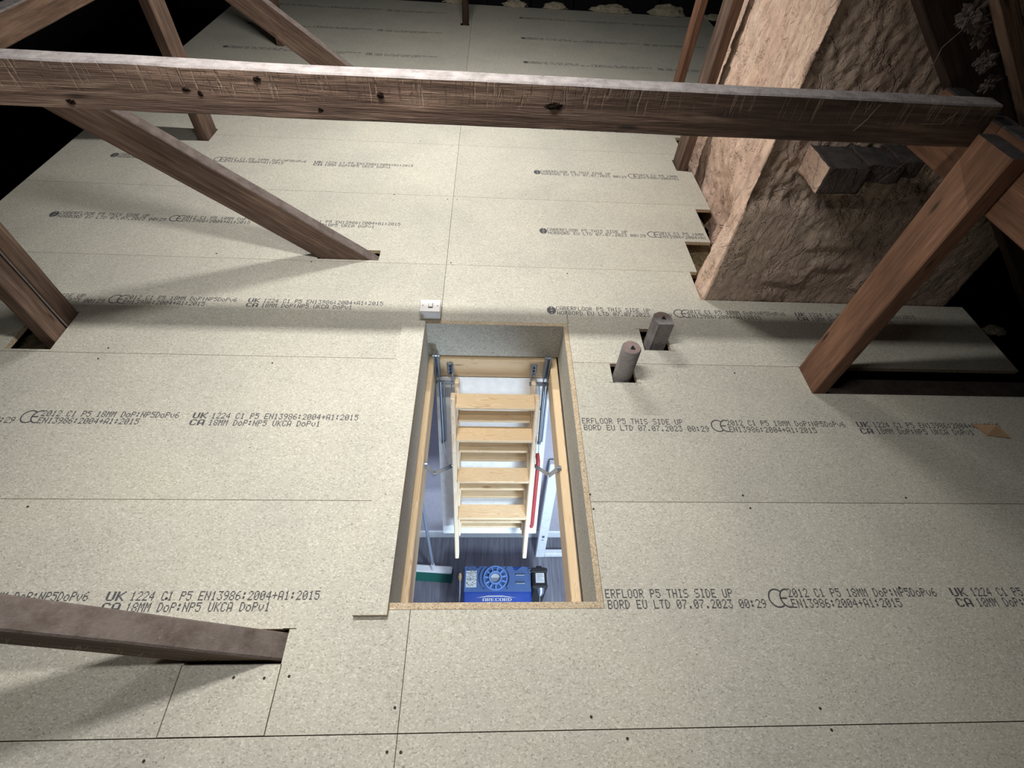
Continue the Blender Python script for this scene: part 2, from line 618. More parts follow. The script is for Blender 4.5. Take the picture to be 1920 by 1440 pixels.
def lettering_mesh(clip0, clip1):
    mb = MB()
    for a, b, c, d in Q:
        if a < clip0 or b > clip1:
            continue
        mb.add([(a, c, 0), (b, c, 0), (b, d, 0), (a, d, 0)], [(0, 1, 2, 3)])
    yc = (YU + YL + LH) / 2

    def flat_ring(cx, rx, ry, w, a0, a1, n=14):
        vs = []
        for i in range(n + 1):
            t = math.radians(a0 + (a1 - a0) * i / n)
            vs.append((cx + rx * math.cos(t), yc + ry * math.sin(t), 0))
            vs.append((cx + (rx - w) * math.cos(t), yc + (ry - w) * math.sin(t), 0))
        mb.add(vs, [(2 * i, 2 * i + 2, 2 * i + 3, 2 * i + 1) for i in range(n)])
    if clip0 < 1.0 and clip1 > 1.09:
        flat_ring(1.046, 0.026, 0.027, 0.0045, 50, 310)
        flat_ring(1.078, 0.024, 0.027, 0.0045, 75, 285)
        mb.add([(1.055, yc - 0.0025, 0), (1.076, yc - 0.0025, 0), (1.076, yc + 0.0025, 0), (1.055, yc + 0.0025, 0)], [(0, 1, 2, 3)])
    if clip0 < 0.45:
        # round tree-like brand roundel, drawn as a filled disc with pale gaps
        for k in range(9):
            y0 = yc - 0.024 + k * 0.0054
            hw = math.sqrt(max(0, 0.0245 ** 2 - (y0 + 0.0022 - yc) ** 2)) * 0.82
            if k % 3 == 1:
                mb.add([(0.476 - hw, y0, 0), (0.476 - hw * 0.15, y0, 0), (0.476 - hw * 0.15, y0 + 0.0048, 0), (0.476 - hw, y0 + 0.0048, 0)], [(0, 1, 2, 3)])
                mb.add([(0.476 + hw * 0.25, y0, 0), (0.476 + hw, y0, 0), (0.476 + hw, y0 + 0.0048, 0), (0.476 + hw * 0.25, y0 + 0.0048, 0)], [(0, 1, 2, 3)])
            else:
                mb.add([(0.476 - hw, y0, 0), (0.476 + hw, y0, 0), (0.476 + hw, y0 + 0.0050, 0), (0.476 - hw, y0 + 0.0050, 0)], [(0, 1, 2, 3)])
    me = mb.mesh('printed_lettering', M_INK)
    # slightly worn ink
    return me


LET_FULL = lettering_mesh(0, 9)
LET_HATCH = lettering_mesh(0.545, 9)
LET_CH = lettering_mesh(0, 1.335)

# ------------------------------------------------------------------ floor of chipboard panels
floor = empty('floor', (0, 0, 0), kind='structure')
T = 0.018
HATCH = (-0.079, 0.539, 0.277, 1.421)
HOLES = [HATCH,
         (-1.62, -1.455, 1.212, 1.424),
         (-0.60, -0.318, 1.815, 1.893),
         (-0.552, -0.312, 0.150, 0.232), (-0.33, -0.295, 0.2312, 0.2334), (-0.60, -0.55, 0.2300, 0.232),
         (1.472, 2.5, 1.062, 1.201),
         (-1.565, -1.485, 2.915, 3.075), (1.338, 1.415, 2.79, 2.925), (1.385, 1.46, 3.33, 3.52),
         (1.168, 2.5, 1.597, 1.80), (1.205, 2.5, 1.80, 2.05), (1.342, 2.5, 2.05, 2.362), (1.43, 2.5, 2.362, 3.24),
         (0.688, 0.782, 1.10, 1.197), (0.673, 0.70, 1.0985, 1.1008), (0.77, 0.80, 1.0985, 1.1008),
         (0.845, 0.957, 1.275, 1.40), (0.83, 0.85, 1.3985, 1.401), (0.95, 0.97, 1.3985, 1.401), (0.95, 0.975, 1.2738, 1.2762),
         (0.541, 0.5435, 1.42, 1.505),
         (-0.557, -0.310, -0.1, 0.1495), (-0.1, -0.02, 5.37, 5.5)]
GAPS = {0: 0.0011, 1: 0.0009, 2: 0.0009, 3: 0.0009, 4: 0.0009, 5: 0.0007}
for k in range(-1, 10):
    y0, y1 = 0.6 * k, 0.6 * k + 0.6
    ga, gb = GAPS.get(k, 0.0006), GAPS.get(k + 1, 0.0006)
    ye = 6.06 if k == 9 else y1 - gb
    for side, (x0, x1) in enumerate(((-2.4, 0.0), (0.0, 2.4))):
        hs = HOLES if k != -1 else []
        xr = 2.425 if side else -0.0009
        xl = 0.0009 if side else -2.235
        b = plate(xl, xr, y0 + ga, ye, hs, -T, 0.0, x0, y0).build('floor_board', [M_CHIP, M_CHIPEDGE], floor, (x0, y0, 0))
        if k == -1:
            continue
        me = LET_FULL
        if side and k in (0, 1):
            me = LET_HATCH
        elif side and k in (3, 4):
            me = LET_CH
        elif side and k == 5:
            me = LET_CH
        t = link('printed_lettering', me, b, (0, 0, 0.0005))
plate(-0.5545, -0.3125, 0.0016, 0.1485, [], -T, 0.0, -0.55, 0).build('floor_board', [M_CHIP, M_CHIPEDGE], floor, (-0.55, 0, 0))

# screws seen as dark dots in the boards
SC = [(0.470, 0.026), (0.553, -0.019), (1.06, 0.035), (1.07, -0.01), (-0.285, 0.122), (-0.345, 0.119), (-0.42, 0.121), (-0.013, 0.052),
      (-0.02, -0.035), (0.012, -0.036), (-0.565, -0.042), (-1.17, 0.575), (1.05, 0.625), (1.06, 0.58), (1.61, 0.62), (0.54, 0.625), (0.545, 0.575),
      (-1.26, 1.17), (-0.62, 1.165), (-1.25, 1.225), (1.19, 1.16), (-1.06, 1.83), (-0.62, 1.79), (1.29, 1.75), (0.57, 1.76), (0.02, 1.815),
      (-0.03, 2.37), (0.022, 2.37), (-0.32, 2.395), (-0.24, 3.03), (-0.04, 2.985), (1.43, 0.33), (-0.66, 0.31)]
sm = MB()
sm.prism([(0.0036 * math.cos(i * math.pi / 5), 0.0036 * math.sin(i * math.pi / 5)) for i in range(10)], 0, 0.0006)
sme = sm.mesh('screw', M_SCREW)
for x, y in SC:
    link('screw', sme, floor, (x, y, 0.0))

# mineral wool between the joists, seen through the cut-outs
im = MB()
nx, ny = 100, 130
X0, X1, Y0, Y1 = -2.21, 2.44, -0.6, 6.1
WOOL_SKIP = [(1.5, 2.5, 1.05, 1.21), (-0.12, 0.60, 0.22, 1.48), (1.465, 1.53, 1.055, 1.205), (-1.53, -1.455, 1.25, 1.42), (1.34, 1.41, 2.79, 2.93), (-1.55, -1.485, 2.91, 3.07),
             (1.395, 1.45, 3.4, 3.5), (-1.55, -1.485, 4.56, 4.71), (-0.09, -0.02, 5.38, 5.5), (-0.62, -0.20, 1.81, 1.88), (-0.58, -0.15, 0.15, 0.23), (-0.66, -0.24, 3.47, 3.53),
             (1.18, 2.4, 1.6, 1.86), (1.46, 2.4, 1.8, 3.22), (0.695, 0.77, 1.11, 1.185), (0.86, 0.945, 1.30, 1.385)]
gi = {}
for j in range(ny + 1):
    for i in range(nx + 1):
        x, y = X0 + (X1 - X0) * i / nx, Y0 + (Y1 - Y0) * j / ny
        z = -0.095 + 0.035 * noise.fractal(Vector((x * 7, y * 7, 0)), 1.0, 2.0, 4)
        gi[i, j] = len(im.v)
        im.v.append((x, y, min(z, -0.03)))
for j in range(ny):
    for i in range(nx):
        x, y = X0 + (X1 - X0) * (i + 0.5) / nx, Y0 + (Y1 - Y0) * (j + 0.5) / ny
        if any(a - 0.03 < x < b_ + 0.03 and c_ - 0.03 < y < d_ + 0.03 for a, b_, c_, d_ in WOOL_SKIP):
            continue
        im.f.append([gi[i, j], gi[i + 1, j], gi[i + 1, j + 1], gi[i, j + 1]])
        im.mi.append(0)
        im.sm.append(True)
tag(im.build('mineral_wool', M_INSUL), 'brown and cream mineral wool lying between joists, seen through the floor cut-outs', 'insulation', kind='stuff')

# ------------------------------------------------------------------ roof shell
SL = 0.83


def slab_between(name, pts, th, mat, kind='structure'):
    pts = [Vector(p) for p in pts]
    n = (pts[1] - pts[0]).cross(pts[2] - pts[0]).normalized()
    mb = MB()
    vs = pts + [p + n * th for p in pts]
    mb.add(vs, [(3, 2, 1, 0), (4, 5, 6, 7), (0, 1, 5, 4), (1, 2, 6, 5), (2, 3, 7, 6), (3, 0, 4, 7)])
    return tag(mb.build(name, mat), kind=kind)


ZR = 2.55
def roof_piece(xa, xb, ya, yb):
    slab_between('ceiling', [(xa, ya, ZR - xa * SL), (xb, ya, ZR - xb * SL), (xb, yb, ZR - xb * SL), (xa, yb, ZR - xa * SL)], 0.05, M_FELT)


# the slope is open where the chimney passes through it
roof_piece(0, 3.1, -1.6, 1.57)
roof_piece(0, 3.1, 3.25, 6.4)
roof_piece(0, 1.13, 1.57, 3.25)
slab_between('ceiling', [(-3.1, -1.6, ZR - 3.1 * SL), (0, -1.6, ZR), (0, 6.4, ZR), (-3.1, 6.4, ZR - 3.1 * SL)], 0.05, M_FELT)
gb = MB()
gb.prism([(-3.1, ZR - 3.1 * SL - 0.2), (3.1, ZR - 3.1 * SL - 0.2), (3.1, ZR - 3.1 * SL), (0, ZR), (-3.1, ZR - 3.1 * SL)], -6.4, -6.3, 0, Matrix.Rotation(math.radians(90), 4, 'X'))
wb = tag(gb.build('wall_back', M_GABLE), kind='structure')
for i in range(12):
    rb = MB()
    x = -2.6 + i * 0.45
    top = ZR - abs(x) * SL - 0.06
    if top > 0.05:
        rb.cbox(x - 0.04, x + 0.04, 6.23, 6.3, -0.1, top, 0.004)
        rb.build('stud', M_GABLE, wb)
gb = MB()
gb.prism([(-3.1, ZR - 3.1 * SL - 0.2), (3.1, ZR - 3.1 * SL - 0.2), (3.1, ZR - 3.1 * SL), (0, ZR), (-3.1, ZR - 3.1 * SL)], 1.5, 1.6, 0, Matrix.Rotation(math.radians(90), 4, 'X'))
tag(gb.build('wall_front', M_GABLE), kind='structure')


# ------------------------------------------------------------------ timbers
def timber(name, p0, p1, w, h, side, mats, label, cat, group=None, dust=0.0, wob=0.0015, parent=None, seed=0):
    """Sawn member from p0 to p1; w is its size along 'side', h its size across that. Local X runs along the length."""
    p0, p1 = Vector(p0), Vector(p1)
    L = (p1 - p0).length
    ax = (p1 - p0).normalized()
    sy = Vector(side)
    sy = (sy - ax * sy.dot(ax)).normalized()
    sz = ax.cross(sy)
    mw = Matrix((ax, sy, sz)).transposed().to_4x4()
    mw.translation = p0
    c = min(w, h) * 0.07
    prof = [(-w / 2 + c, -h / 2), (w / 2 - c, -h / 2), (w / 2, -h / 2 + c), (w / 2, h / 2 - c), (w / 2 - c, h / 2), (-w / 2 + c, h / 2), (-w / 2, h / 2 - c), (-w / 2, -h / 2 + c)]
    nseg = max(2, int(L / 0.05))
    mb = MB()
    vs = []
    for i in range(nseg + 1):
        x = L * i / nseg
        for k, (a, b) in enumerate(prof):
            d = noise.noise_vector(Vector((x * 6 + seed * 3.1, a * 30 + seed, b * 30)))
            d2 = noise.noise_vector(Vector((x * 1.2 + seed * 7.7, 2.0, 5.0)))
            vs.append((x, a + d.y * wob * 0.9 + d2.y * wob, b + d.z * wob * 0.9 + d2.z * wob))
    n = 8
    for i in range(nseg):
        for k in range(n):
            f = (i * n + k, i * n + (k + 1) % n, (i + 1) * n + (k + 1) % n, (i + 1) * n + k)
            mb.f.append(list(f))
            a, b = prof[k], prof[(k + 1) % n]
            nr = (sy * (b[1] - a[1]) - sz * (b[0] - a[0])).normalized()
            big = (b[0] - a[0]) ** 2 + (b[1] - a[1]) ** 2 > (2 * c) ** 2
            mb.mi.append(1 if dust and nr.z > dust * 0.75 else 0)
            mb.sm.append(False)
    mb.v = vs
    mb.f.append(list(range(n))[::-1])
    mb.f.append([nseg * n + k for k in range(n)])
    ez = [1 if dust and -ax.z > dust else 0, 1 if dust and ax.z > dust else 0]
    mb.mi += ez
    mb.sm += [False, False]
    o = link(name, mb.mesh(name, mats), parent)
    o.matrix_world = mw
    tag(o, label, cat, group)
    return o


Yv, Xv, Zv = (0, 1, 0), (1, 0, 0), (0, 0, 1)
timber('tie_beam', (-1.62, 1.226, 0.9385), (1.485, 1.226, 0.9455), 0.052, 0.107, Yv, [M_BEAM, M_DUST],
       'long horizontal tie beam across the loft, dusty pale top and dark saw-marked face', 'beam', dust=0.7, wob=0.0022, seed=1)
tbm = bpy.data.objects['tie_beam']
for (kx, kz, ka, kb) in ((-0.53, 0.945, 0.011, 0.006), (-0.50, 0.938, 0.006, 0.010), (-0.355, 0.975, 0.009, 0.006), (-0.222, 0.912, 0.008, 0.007), (-0.072, 0.953, 0.009, 0.006), (-0.815, 0.905, 0.010, 0.006), (0.35, 0.947, 0.022, 0.007)):
    bm = bmesh.new()
    bmesh.ops.create_icosphere(bm, subdivisions=3, radius=1)
    for v in bm.verts:
        d = 1 + 0.5 * noise.fractal(v.co * 2.0 + Vector((kx * 9, 0, 0)), 0.7, 2.0, 4)
        v.co = Vector((kx + v.co.x * ka * d, 1.2005 + v.co.y * 0.003 * d, kz + v.co.z * kb * d))
    me = bpy.data.meshes.new('knot')
    bm.to_mesh(me)
    bm.free()
    me.materials.append(M_KNOT)
    ko = bpy.data.objects.new('knot', me)
    COL.objects.link(ko)
    ko.parent = tbm
    ko.matrix_parent_inverse = tbm.matrix_world.inverted()
timber('purlin', (1.5575, -0.4, 0.862), (1.5575, 1.462, 0.862), 0.06, 0.175, Xv, [M_POST, M_DUSTK],
       'orange-brown purlin running into the chimney behind the right post', 'beam', 'roof purlins', dust=0.7, seed=2)
timber('purlin', (-1.53, -0.4, 0.813), (-1.53, 6.2, 0.813), 0.06, 0.092, Xv, [M_PURLIN, M_DUST],
       'pale brown purlin end in the top left corner above the tie beam', 'beam', 'roof purlins', dust=0.7, seed=3)
# upright knee posts
timber('post', (1.4975, 1.13, -0.20), (1.4975, 1.13, 0.93), 0.055, 0.138, Xv, [M_POST, M_DUSTK],
       'thick orange-brown post standing in the long slot on the right', 'post', 'upright posts under the purlins', dust=0.7, seed=4)
timber('post', (-1.485, 1.379, -0.20), (-1.485, 1.379, 0.760), 0.055, 0.076, Xv, [M_STRUT, M_DUST],
       'dark brown post at the left edge, rear one of the split pair', 'post', 'upright posts under the purlins', dust=0.7, seed=5)
timber('post', (-1.487, 1.292, -0.20), (-1.487, 1.292, 0.760), 0.055, 0.076, Xv, [M_STRUT, M_DUST],
       'dark brown post at the left edge, front one of the pair beside the square gap', 'post', 'upright posts under the purlins', dust=0.7, seed=6)
timber('post', (1.3725, 2.857, -0.20), (1.3725, 2.857, 1.08), 0.055, 0.132, Xv, [M_STRUT, M_DUST],
       'slim brown post hard against the lit side of the chimney', 'post', 'upright posts under the purlins', dust=0.7, seed=7)
timber('post', (-1.5165, 2.992, -0.20), (-1.5165, 2.992, 0.765), 0.055, 0.145, Xv, [M_STRUT, M_DUST],
       'brown post passing behind the tie beam at upper left, foot in a ragged cut-out', 'post', 'upright posts under the purlins', dust=0.7, seed=8)
timber('post', (1.424, 3.452, -0.20), (1.424, 3.452, 1.05), 0.045, 0.095, Xv, [M_POST, M_DUST],
       'thin reddish post standing above the tie beam left of the chimney', 'post', 'upright posts under the purlins', dust=0.7, seed=9)
timber('post', (-1.515, 4.64, -0.20), (-1.515, 4.64, 0.765), 0.055, 0.14, Xv, [M_STRUT, M_DUST],
       'faint dark post far back at upper left beside the second strut', 'post', 'upright posts under the purlins', dust=0.7, seed=10)
timber('post', (-0.055, 5.44, -0.20), (-0.055, 5.44, 2.2), 0.055, 0.115, Xv, [M_RAFT, M_DUST],
       'short-looking dark centre post at the top middle near the back wall', 'post', dust=0.7, seed=11)
pp = bpy.data.objects['post.002']
timber('split_edge', (-1.4585, 1.3355, 0.0), (-1.4585, 1.3355, 0.72), 0.004, 0.005, Xv, [M_DUST], 'pale splintered edge', None, wob=0.0025, seed=31)
se = bpy.data.objects['split_edge']
mw_ = se.matrix_world.copy()
se.parent = pp
se.matrix_parent_inverse = pp.matrix_world.inverted()
se.matrix_basis = mw_
timber('joist', (1.54, 1.131, -0.095), (2.5, 1.131, -0.095), 0.128, 0.07, Yv, [M_DUSTD], 'grey dusty joist lying down inside the long slot behind the right post', 'joist', seed=32)
# raking struts
u37 = Vector((-0.797, 0, 0.604))
nrm = Vector((0.604, 0, 0.797))


def strut(foot_right_x, y, th, wd, L, label, seed, mats):
    c0 = Vector((foot_right_x, y, 0)) - nrm * (wd / 2)
    timber('strut', c0 - u37 * 0.20, c0 + u37 * L, th, wd, Yv, mats, label, 'strut', 'raking struts rising to the left', dust=0.5, seed=seed)


strut(-0.352, 1.845, 0.055, 0.145, 1.30, 'brown raking strut rising left from its floor cut-out to the tie beam', 12, [M_STRUT, M_DUSTD])
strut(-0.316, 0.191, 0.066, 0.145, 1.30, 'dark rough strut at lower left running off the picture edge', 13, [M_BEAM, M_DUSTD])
strut(-0.39, 3.50, 0.055, 0.145, 1.22, 'brown raking strut behind the tie beam at upper left', 14, [M_STRUT, M_DUSTD])


def rafter(y, th, dep, xa, xb, z15, label, seed, mats):
    """underside passes height z15 at x=1.5"""
    a = Vector((xa, y, z15 + SL * (1.5 - xa)))
    b = Vector((xb, y, z15 + SL * (1.5 - xb)))
    nn = Vector((SL, 0, 1)).normalized()
    timber('rafter', a + nn * dep / 2, b + nn * dep / 2, th, dep, Yv, mats, label, 'rafter', 'right-hand rafters', seed=seed)


rafter(1.222, 0.042, 0.032, 0.05, 2.6, 1.03, 'lit brown rafter slanting down at the right edge past the beam end', 15, [M_PURLIN])
rafter(1.50, 0.06, 0.12, 0.05, 2.6, 0.985, 'broad dark rafter in shadow against the chimney face', 16, [M_RAFT])

# ------------------------------------------------------------------ chimney stack
ch = empty('chimney_stack', (1.75, 2.4, 0), 'large rendered sandstone chimney stack rising through the floor at upper right', 'chimney')


def lerp(a, b, t):
    return a + (b - a) * t


def chim_ring(z):
    """outline at height z, left-back corner first, running along the left side and then the front"""
    t = min(1.0, max(0.0, (z + 0.02) / 0.47))
    s = t * t * (3 - 2 * t)
    A = Vector((1.535, 3.20))
    F0 = Vector((1.182, 1.603))
    P5 = Vector((lerp(1.192, 1.2145, s), 1.745))
    P4 = Vector((lerp(1.455, 1.24, s), 1.86))
    lean = 0.008 * max(0, z - 0.4)
    A2 = A + Vector((lean, 0))
    F1 = Vector((2.345 - 0.06 * max(0, z), 1.603))
    rec = 0.03 * min(1, max(0, (z - 0.44) / 0.05))
    return [A2, P4, P5, F0 + Vector((lean * 0.5, 0)), F1, rec]


NL, NP, NS, NF, NZ = 90, 8, 8, 130, 160
Z0, Z1 = -0.16, 1.62
cm = MB()
rows = []
for j in range(NZ + 1):
    z = lerp(Z0, Z1, j / NZ)
    A, P4, P5, F0, F1, rec = chim_ring(z)
    pts = [A.lerp(P4, i / NL) for i in range(NL)] + [P4.lerp(P5, i / NP) for i in range(NP)] + [P5.lerp(F0, i / NS) for i in range(NS)] + [F0.lerp(F1, i / NF) for i in range(NF + 1)]
    nf0 = NL + NP + NS
    row = []
    for i, p in enumerate(pts):
        q = Vector((p.x, p.y, z))
        if i < nf0:
            nv = Vector((-1, -0.15, 0)).normalized()
            d = 0.010 * noise.fractal(Vector((p.x * 14, p.y * 14, z * 7)), 0.7, 2.0, 6)
            fl = noise.noise(Vector((5, p.y * 8.5, z * 5.5))) + 0.4 * noise.noise(Vector((1, p.y * 26, z * 18)))
            d += 0.010 * max(0.0, min(1.0, (fl - 0.05) * 9))
            d += 0.010 * noise.noise(Vector((p.x * 2.2, p.y * 2.2, z * 2.0)))
            rdg = noise.noise(Vector((3.0, p.y * 11, z * 1.5)))
            d -= 0.012 * max(0, rdg - 0.35)
        else:
            fx = (i - nf0) / NF
            nv = Vector((0, -1, 0))
            up = min(1, max(0, (z - 0.40 - 0.10 * noise.noise(Vector((p.x * 5, 0, 7)))) / 0.06))
            right = min(1, max(0, (p.x - 1.42) / 0.1))
            d = (0.003 + 0.0075 * up) * noise.fractal(Vector((p.x * 30, 3, z * 24)), 0.6, 2.1, 6)
            d += 0.005 * noise.noise(Vector((p.x * 3.4, 8, z * 4)))
            slab = 0.0
            for (sx, sz, sw, sh, dd) in ((1.50, 0.14, 0.10, 0.035, 0.012), (1.66, 0.21, 0.09, 0.03, 0.009), (1.46, 0.03, 0.08, 0.03, 0.008), (1.95, 0.12, 0.12, 0.05, 0.012), (1.62, 0.33, 0.12, 0.04, 0.011)):
                ax, az = abs(p.x - sx - 0.02 * noise.noise(Vector((z * 20, sx, 0)))) / sw, abs(z - sz - 0.012 * noise.noise(Vector((p.x * 14, sz, 1)))) / sh
                if ax < 1 and az < 1:
                    slab += dd * min(1, (1 - max(ax, az)) * 5)
            d += slab
            d -= rec * up
            if i == nf0:
                d *= 0.2
        q += nv * d
        row.append(len(cm.v))
        cm.v.append(tuple(q))
    bx, by = 2.345, 3.20
    row.append(len(cm.v))
    cm.v.append((F1.x, by, z))
    rows.append(row)
m = len(rows[0])
for j in range(NZ):
    for i in range(m):
        a, b = rows[j][i], rows[j][(i + 1) % m]
        c, d = rows[j + 1][(i + 1) % m], rows[j + 1][i]
        cm.f.append([a, b, c, d])
        zc = lerp(Z0, Z1, (j + 0.5) / NZ)
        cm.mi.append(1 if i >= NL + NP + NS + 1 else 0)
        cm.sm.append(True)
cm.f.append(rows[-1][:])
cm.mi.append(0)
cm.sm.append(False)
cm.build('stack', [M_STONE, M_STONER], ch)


def lump(parent, name, verts_poly, y0, y1, mats, amp, seed, sub=10, topmat=0, sidemat=False):
    """a rough block: box domain subdivided and jittered"""
    (x0, x1, z0, z1) = verts_poly
    bm = bmesh.new()
    bmesh.ops.create_cube(bm, size=1)
    for v in bm.verts:
        v.co = Vector((lerp(x0, x1, v.co.x + .5), lerp(y0, y1, v.co.y + .5), lerp(z0, z1, v.co.z + .5)))
    bmesh.ops.subdivide_edges(bm, edges=bm.edges[:], cuts=sub, use_grid_fill=True)
    for v in bm.verts:
        v.co += noise.noise_vector(v.co * 14 + Vector((seed, 0, 0))) * amp + noise.noise_vector(v.co * 45 + Vector((seed, 3, 0))) * amp * 0.4
    bm.normal_update()
    me = bpy.data.meshes.new(name)
    for f in bm.faces:
        f.smooth = True
        f.material_index = topmat if f.normal.z > 0.6 else (2 if sidemat and f.normal.x < -0.6 else 0)
    bm.to_mesh(me)
    bm.free()
    for mt in mats:
        me.materials.append(mt)
    return link(name, me, parent)


M_STONESHADE = sandstone('shaded_stone', True)  # sandstone colour cut down to paint the shade on the corbel fronts
for nd in M_STONESHADE.node_tree.nodes:
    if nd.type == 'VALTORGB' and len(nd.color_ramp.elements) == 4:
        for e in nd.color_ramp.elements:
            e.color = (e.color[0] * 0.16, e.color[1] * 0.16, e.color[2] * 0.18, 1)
for (dx0, dx1, dz0, dz1, dy, sd, side) in ((1.328, 1.48, 0.600, 0.690, 1.475, 2.0, True), (1.465, 1.60, 0.640, 0.698, 1.485, 5.0, False), (1.585, 1.665, 0.655, 0.706, 1.50, 8.0, False)):
    lump(ch, 'corbel_stone', (dx0, dx1, dz0, dz1), dy, 1.64, [M_STONESHADE, M_DUSTK, M_STONE], 0.006, sd, 10, 1, side)  # first stone's left face keeps the lit stone tone

# ------------------------------------------------------------------ hatch lining, loose strip
lin = empty('hatch_lining', (0.235, 0.85, -0.195), 'four chipboard lining boards edging the loft hatch opening', 'hatch lining')
ZB = -0.195


def lining(x0, x1, y0, y1, face_axis):
    mb = MB()
    mb.box(x0, x1, y0, y1, ZB, 0.0003)
    # cut top and ends show coarse chips
    mb.mi[1] = 1
    if face_axis == 'y':
        mb.mi[4] = mb.mi[5] = 1
    else:
        mb.mi[2] = mb.mi[3] = 1
    return mb.build('lining_board', [M_CHIP, M_CHIPEDGE], lin)


lining(-0.0782, -0.0602, 0.296, 1.402, 'x')
lining(0.5195, 0.5375, 0.296, 1.402, 'x')
lining(-0.0782, 0.5375, 0.278, 0.2955, 'y')
lining(-0.0782, 0.5375, 1.4025, 1.420, 'y')
sb = MB()
sb.box(-0.151, -0.0590, 0.26, 1.40, 0.0005, 0.0185)
for i in (2, 3, 4, 5):
    sb.mi[i] = 1
tag(sb.build('chipboard_strip', [M_CHIP, M_CHIPEDGE]), 'loose narrow strip of chipboard lying along the left side of the hatch', 'board')

# ------------------------------------------------------------------ loft ladder
lad = empty('loft_ladder', (0.235, 1.05, -1.36), 'folded pine loft ladder with red handrail hanging in the open hatch', 'ladder')
FZ0, FZ1 = -0.322, -0.203
fr = [(-0.070, -0.037, 0.27, 1.43), (0.483, 0.516, 0.27, 1.43), (-0.037, 0.483, 1.385, 1.43), (-0.037, 0.483, 0.27, 0.303)]
for k, (x0, x1, y0, y1) in enumerate(fr):
    mb = MB()
    L = max(x1 - x0, y1 - y0)
    if y1 - y0 > x1 - x0:
        mt = Matrix.Translation(((x0 + x1) / 2, y0, (FZ0 + FZ1) / 2)) @ Matrix.Rotation(math.radians(90), 4, 'Z')
        wdt = x1 - x0
    else:
        mt = Matrix.Translation((x0, (y0 + y1) / 2, (FZ0 + FZ1) / 2))
        wdt = y1 - y0
    mb.cbox(0, L, -wdt / 2, wdt / 2, -(FZ1 - FZ0) / 2, (FZ1 - FZ0) / 2, 0.003)
    o = mb.build('frame_rail', M_PINE, None)
    o.parent = lad
    o.matrix_parent_inverse = WORLD_INV[lad.name]
    o.matrix_basis = mt
# door plane
dv = Vector((0, -0.311, -0.9504))
dn = Vector((0, -0.9504, 0.311))
DP = Vector((0, 1.386, -0.322))


def D(x, s, n):
    return Vector((x, 0, 0)) + DP + dv * s + dn * n


def dmat(x, s, n):
    """local X -> +X, local Y -> down the door, local Z -> out of the door towards the hatch"""
    mt = Matrix((Vector((1, 0, 0)), dv, dn)).transposed().to_4x4()
    mt.translation = D(x, s, n)
    return mt


def part(mb, name, mat, parent):
    return mb.build(name, mat, parent)


mb = MB()
mb.cbox(-0.0405, 0.507, 0.005, 1.088, -0.02, 0.0, 0.002, 0, dmat(0, 0, 0))
door = mb.build('trapdoor', M_WHITEP, lad)


def along(mb_box, mat_local, name, mtl, parent):
    o = mb_box.build(name, mtl, None)
    o.parent = parent
    o.matrix_parent_inverse = WORLD_INV[parent.name]
    o.matrix_basis = mat_local
    return o


def stringer(x, s0, s1, n0, n1, w, mtl):
    """a stringer whose local X runs down its length"""
    mt = Matrix((dv, Vector((1, 0, 0)), -dn)).transposed().to_4x4()
    if mt.to_3x3().determinant() < 0:
        mt = Matrix((dv, Vector((1, 0, 0)), dv.cross(Vector((1, 0, 0))))).transposed().to_4x4()
    mt.translation = D(x, s0, (n0 + n1) / 2)
    b = MB()
    b.cbox(0, s1 - s0, -w / 2, w / 2, -(n1 - n0) / 2, (n1 - n0) / 2, 0.004)
    return along(b, mt, 'stringer', mtl, lad)


# rear, middle and front folded sections
SEC = [(0.010, 0.055, 0.0, 1.00, 0.062, 0.418), (0.062, 0.107, 0.050, 0.985, 0.058, 0.422), (0.113, 0.165, 0.015, 1.105, 0.050, 0.430)]
for (n0, n1, s0, s1, xl, xr) in SEC:
    for x in (xl, xr):
        stringer(x, s0, s1, n0, n1, 0.022, M_PINEPALE)


def tread(x0, x1, s, n0, n1, th, mtl, yb=0.0):
    """level tread: its front edge sits at (s, n1), it runs back level to the section's rear face"""
    f = D(0, s, n1)
    dep = (n1 - n0) / 0.9504 + yb
    b = MB()
    L = x1 - x0
    b.cbox(0, L, 0, dep, -th, 0, 0.003)
    return along(b, Matrix.Translation((x0, f.y, f.z)), 'tread', mtl, lad)


def solve_s(v, n):
    a = math.radians(50.709) + math.atan((v - 720 + 3.5) / 919.5)
    t = math.tan(a)
    # (cz - z) = t*(y - cy)
    cy, cz = -0.0968, 1.44654
    p0 = D(0, 0, n)
    return (t * (p0.y - cy) - (cz - p0.z)) / (-dv.z - t * dv.y)


for v in (763.5, 825, 902, 971):
    tread(0.061, 0.419, solve_s(v, 0.172), 0.108, 0.172, 0.019, M_PINE, 0.014)
for v in (787, 844, 915, 977):
    tread(0.069, 0.411, solve_s(v, 0.112), 0.060, 0.112, 0.019, M_PINE, 0.004)
for v in (861, 930, 986):
    tread(0.073, 0.407, solve_s(v, 0.058), 0.006, 0.058, 0.019, M_PINE)
# small dark pins on the stringers
pm = MB()
pm.tube([(-0.003, 0, 0), (0.003, 0, 0)], 0.006, 8)
pme = pm.mesh('pin', M_DKSTEEL)
for s, n in ((0.22, 0.14), (0.40, 0.14), (0.62, 0.09), (0.86, 0.09)):
    for x in (0.0385, 0.4415):
        link('pin', pme, lad, D(x, s, n))
# red handrail
hb = MB()
hb.tube([D(0.456, 0.38, 0.10), D(0.460, 0.405, 0.125), D(0.461, 0.43, 0.13), D(0.461, 0.87, 0.125), D(0.459, 0.895, 0.115)], 0.0105, 12)
tag(hb.build('handrail', M_RED, lad), 'red handrail beside the right stringer')
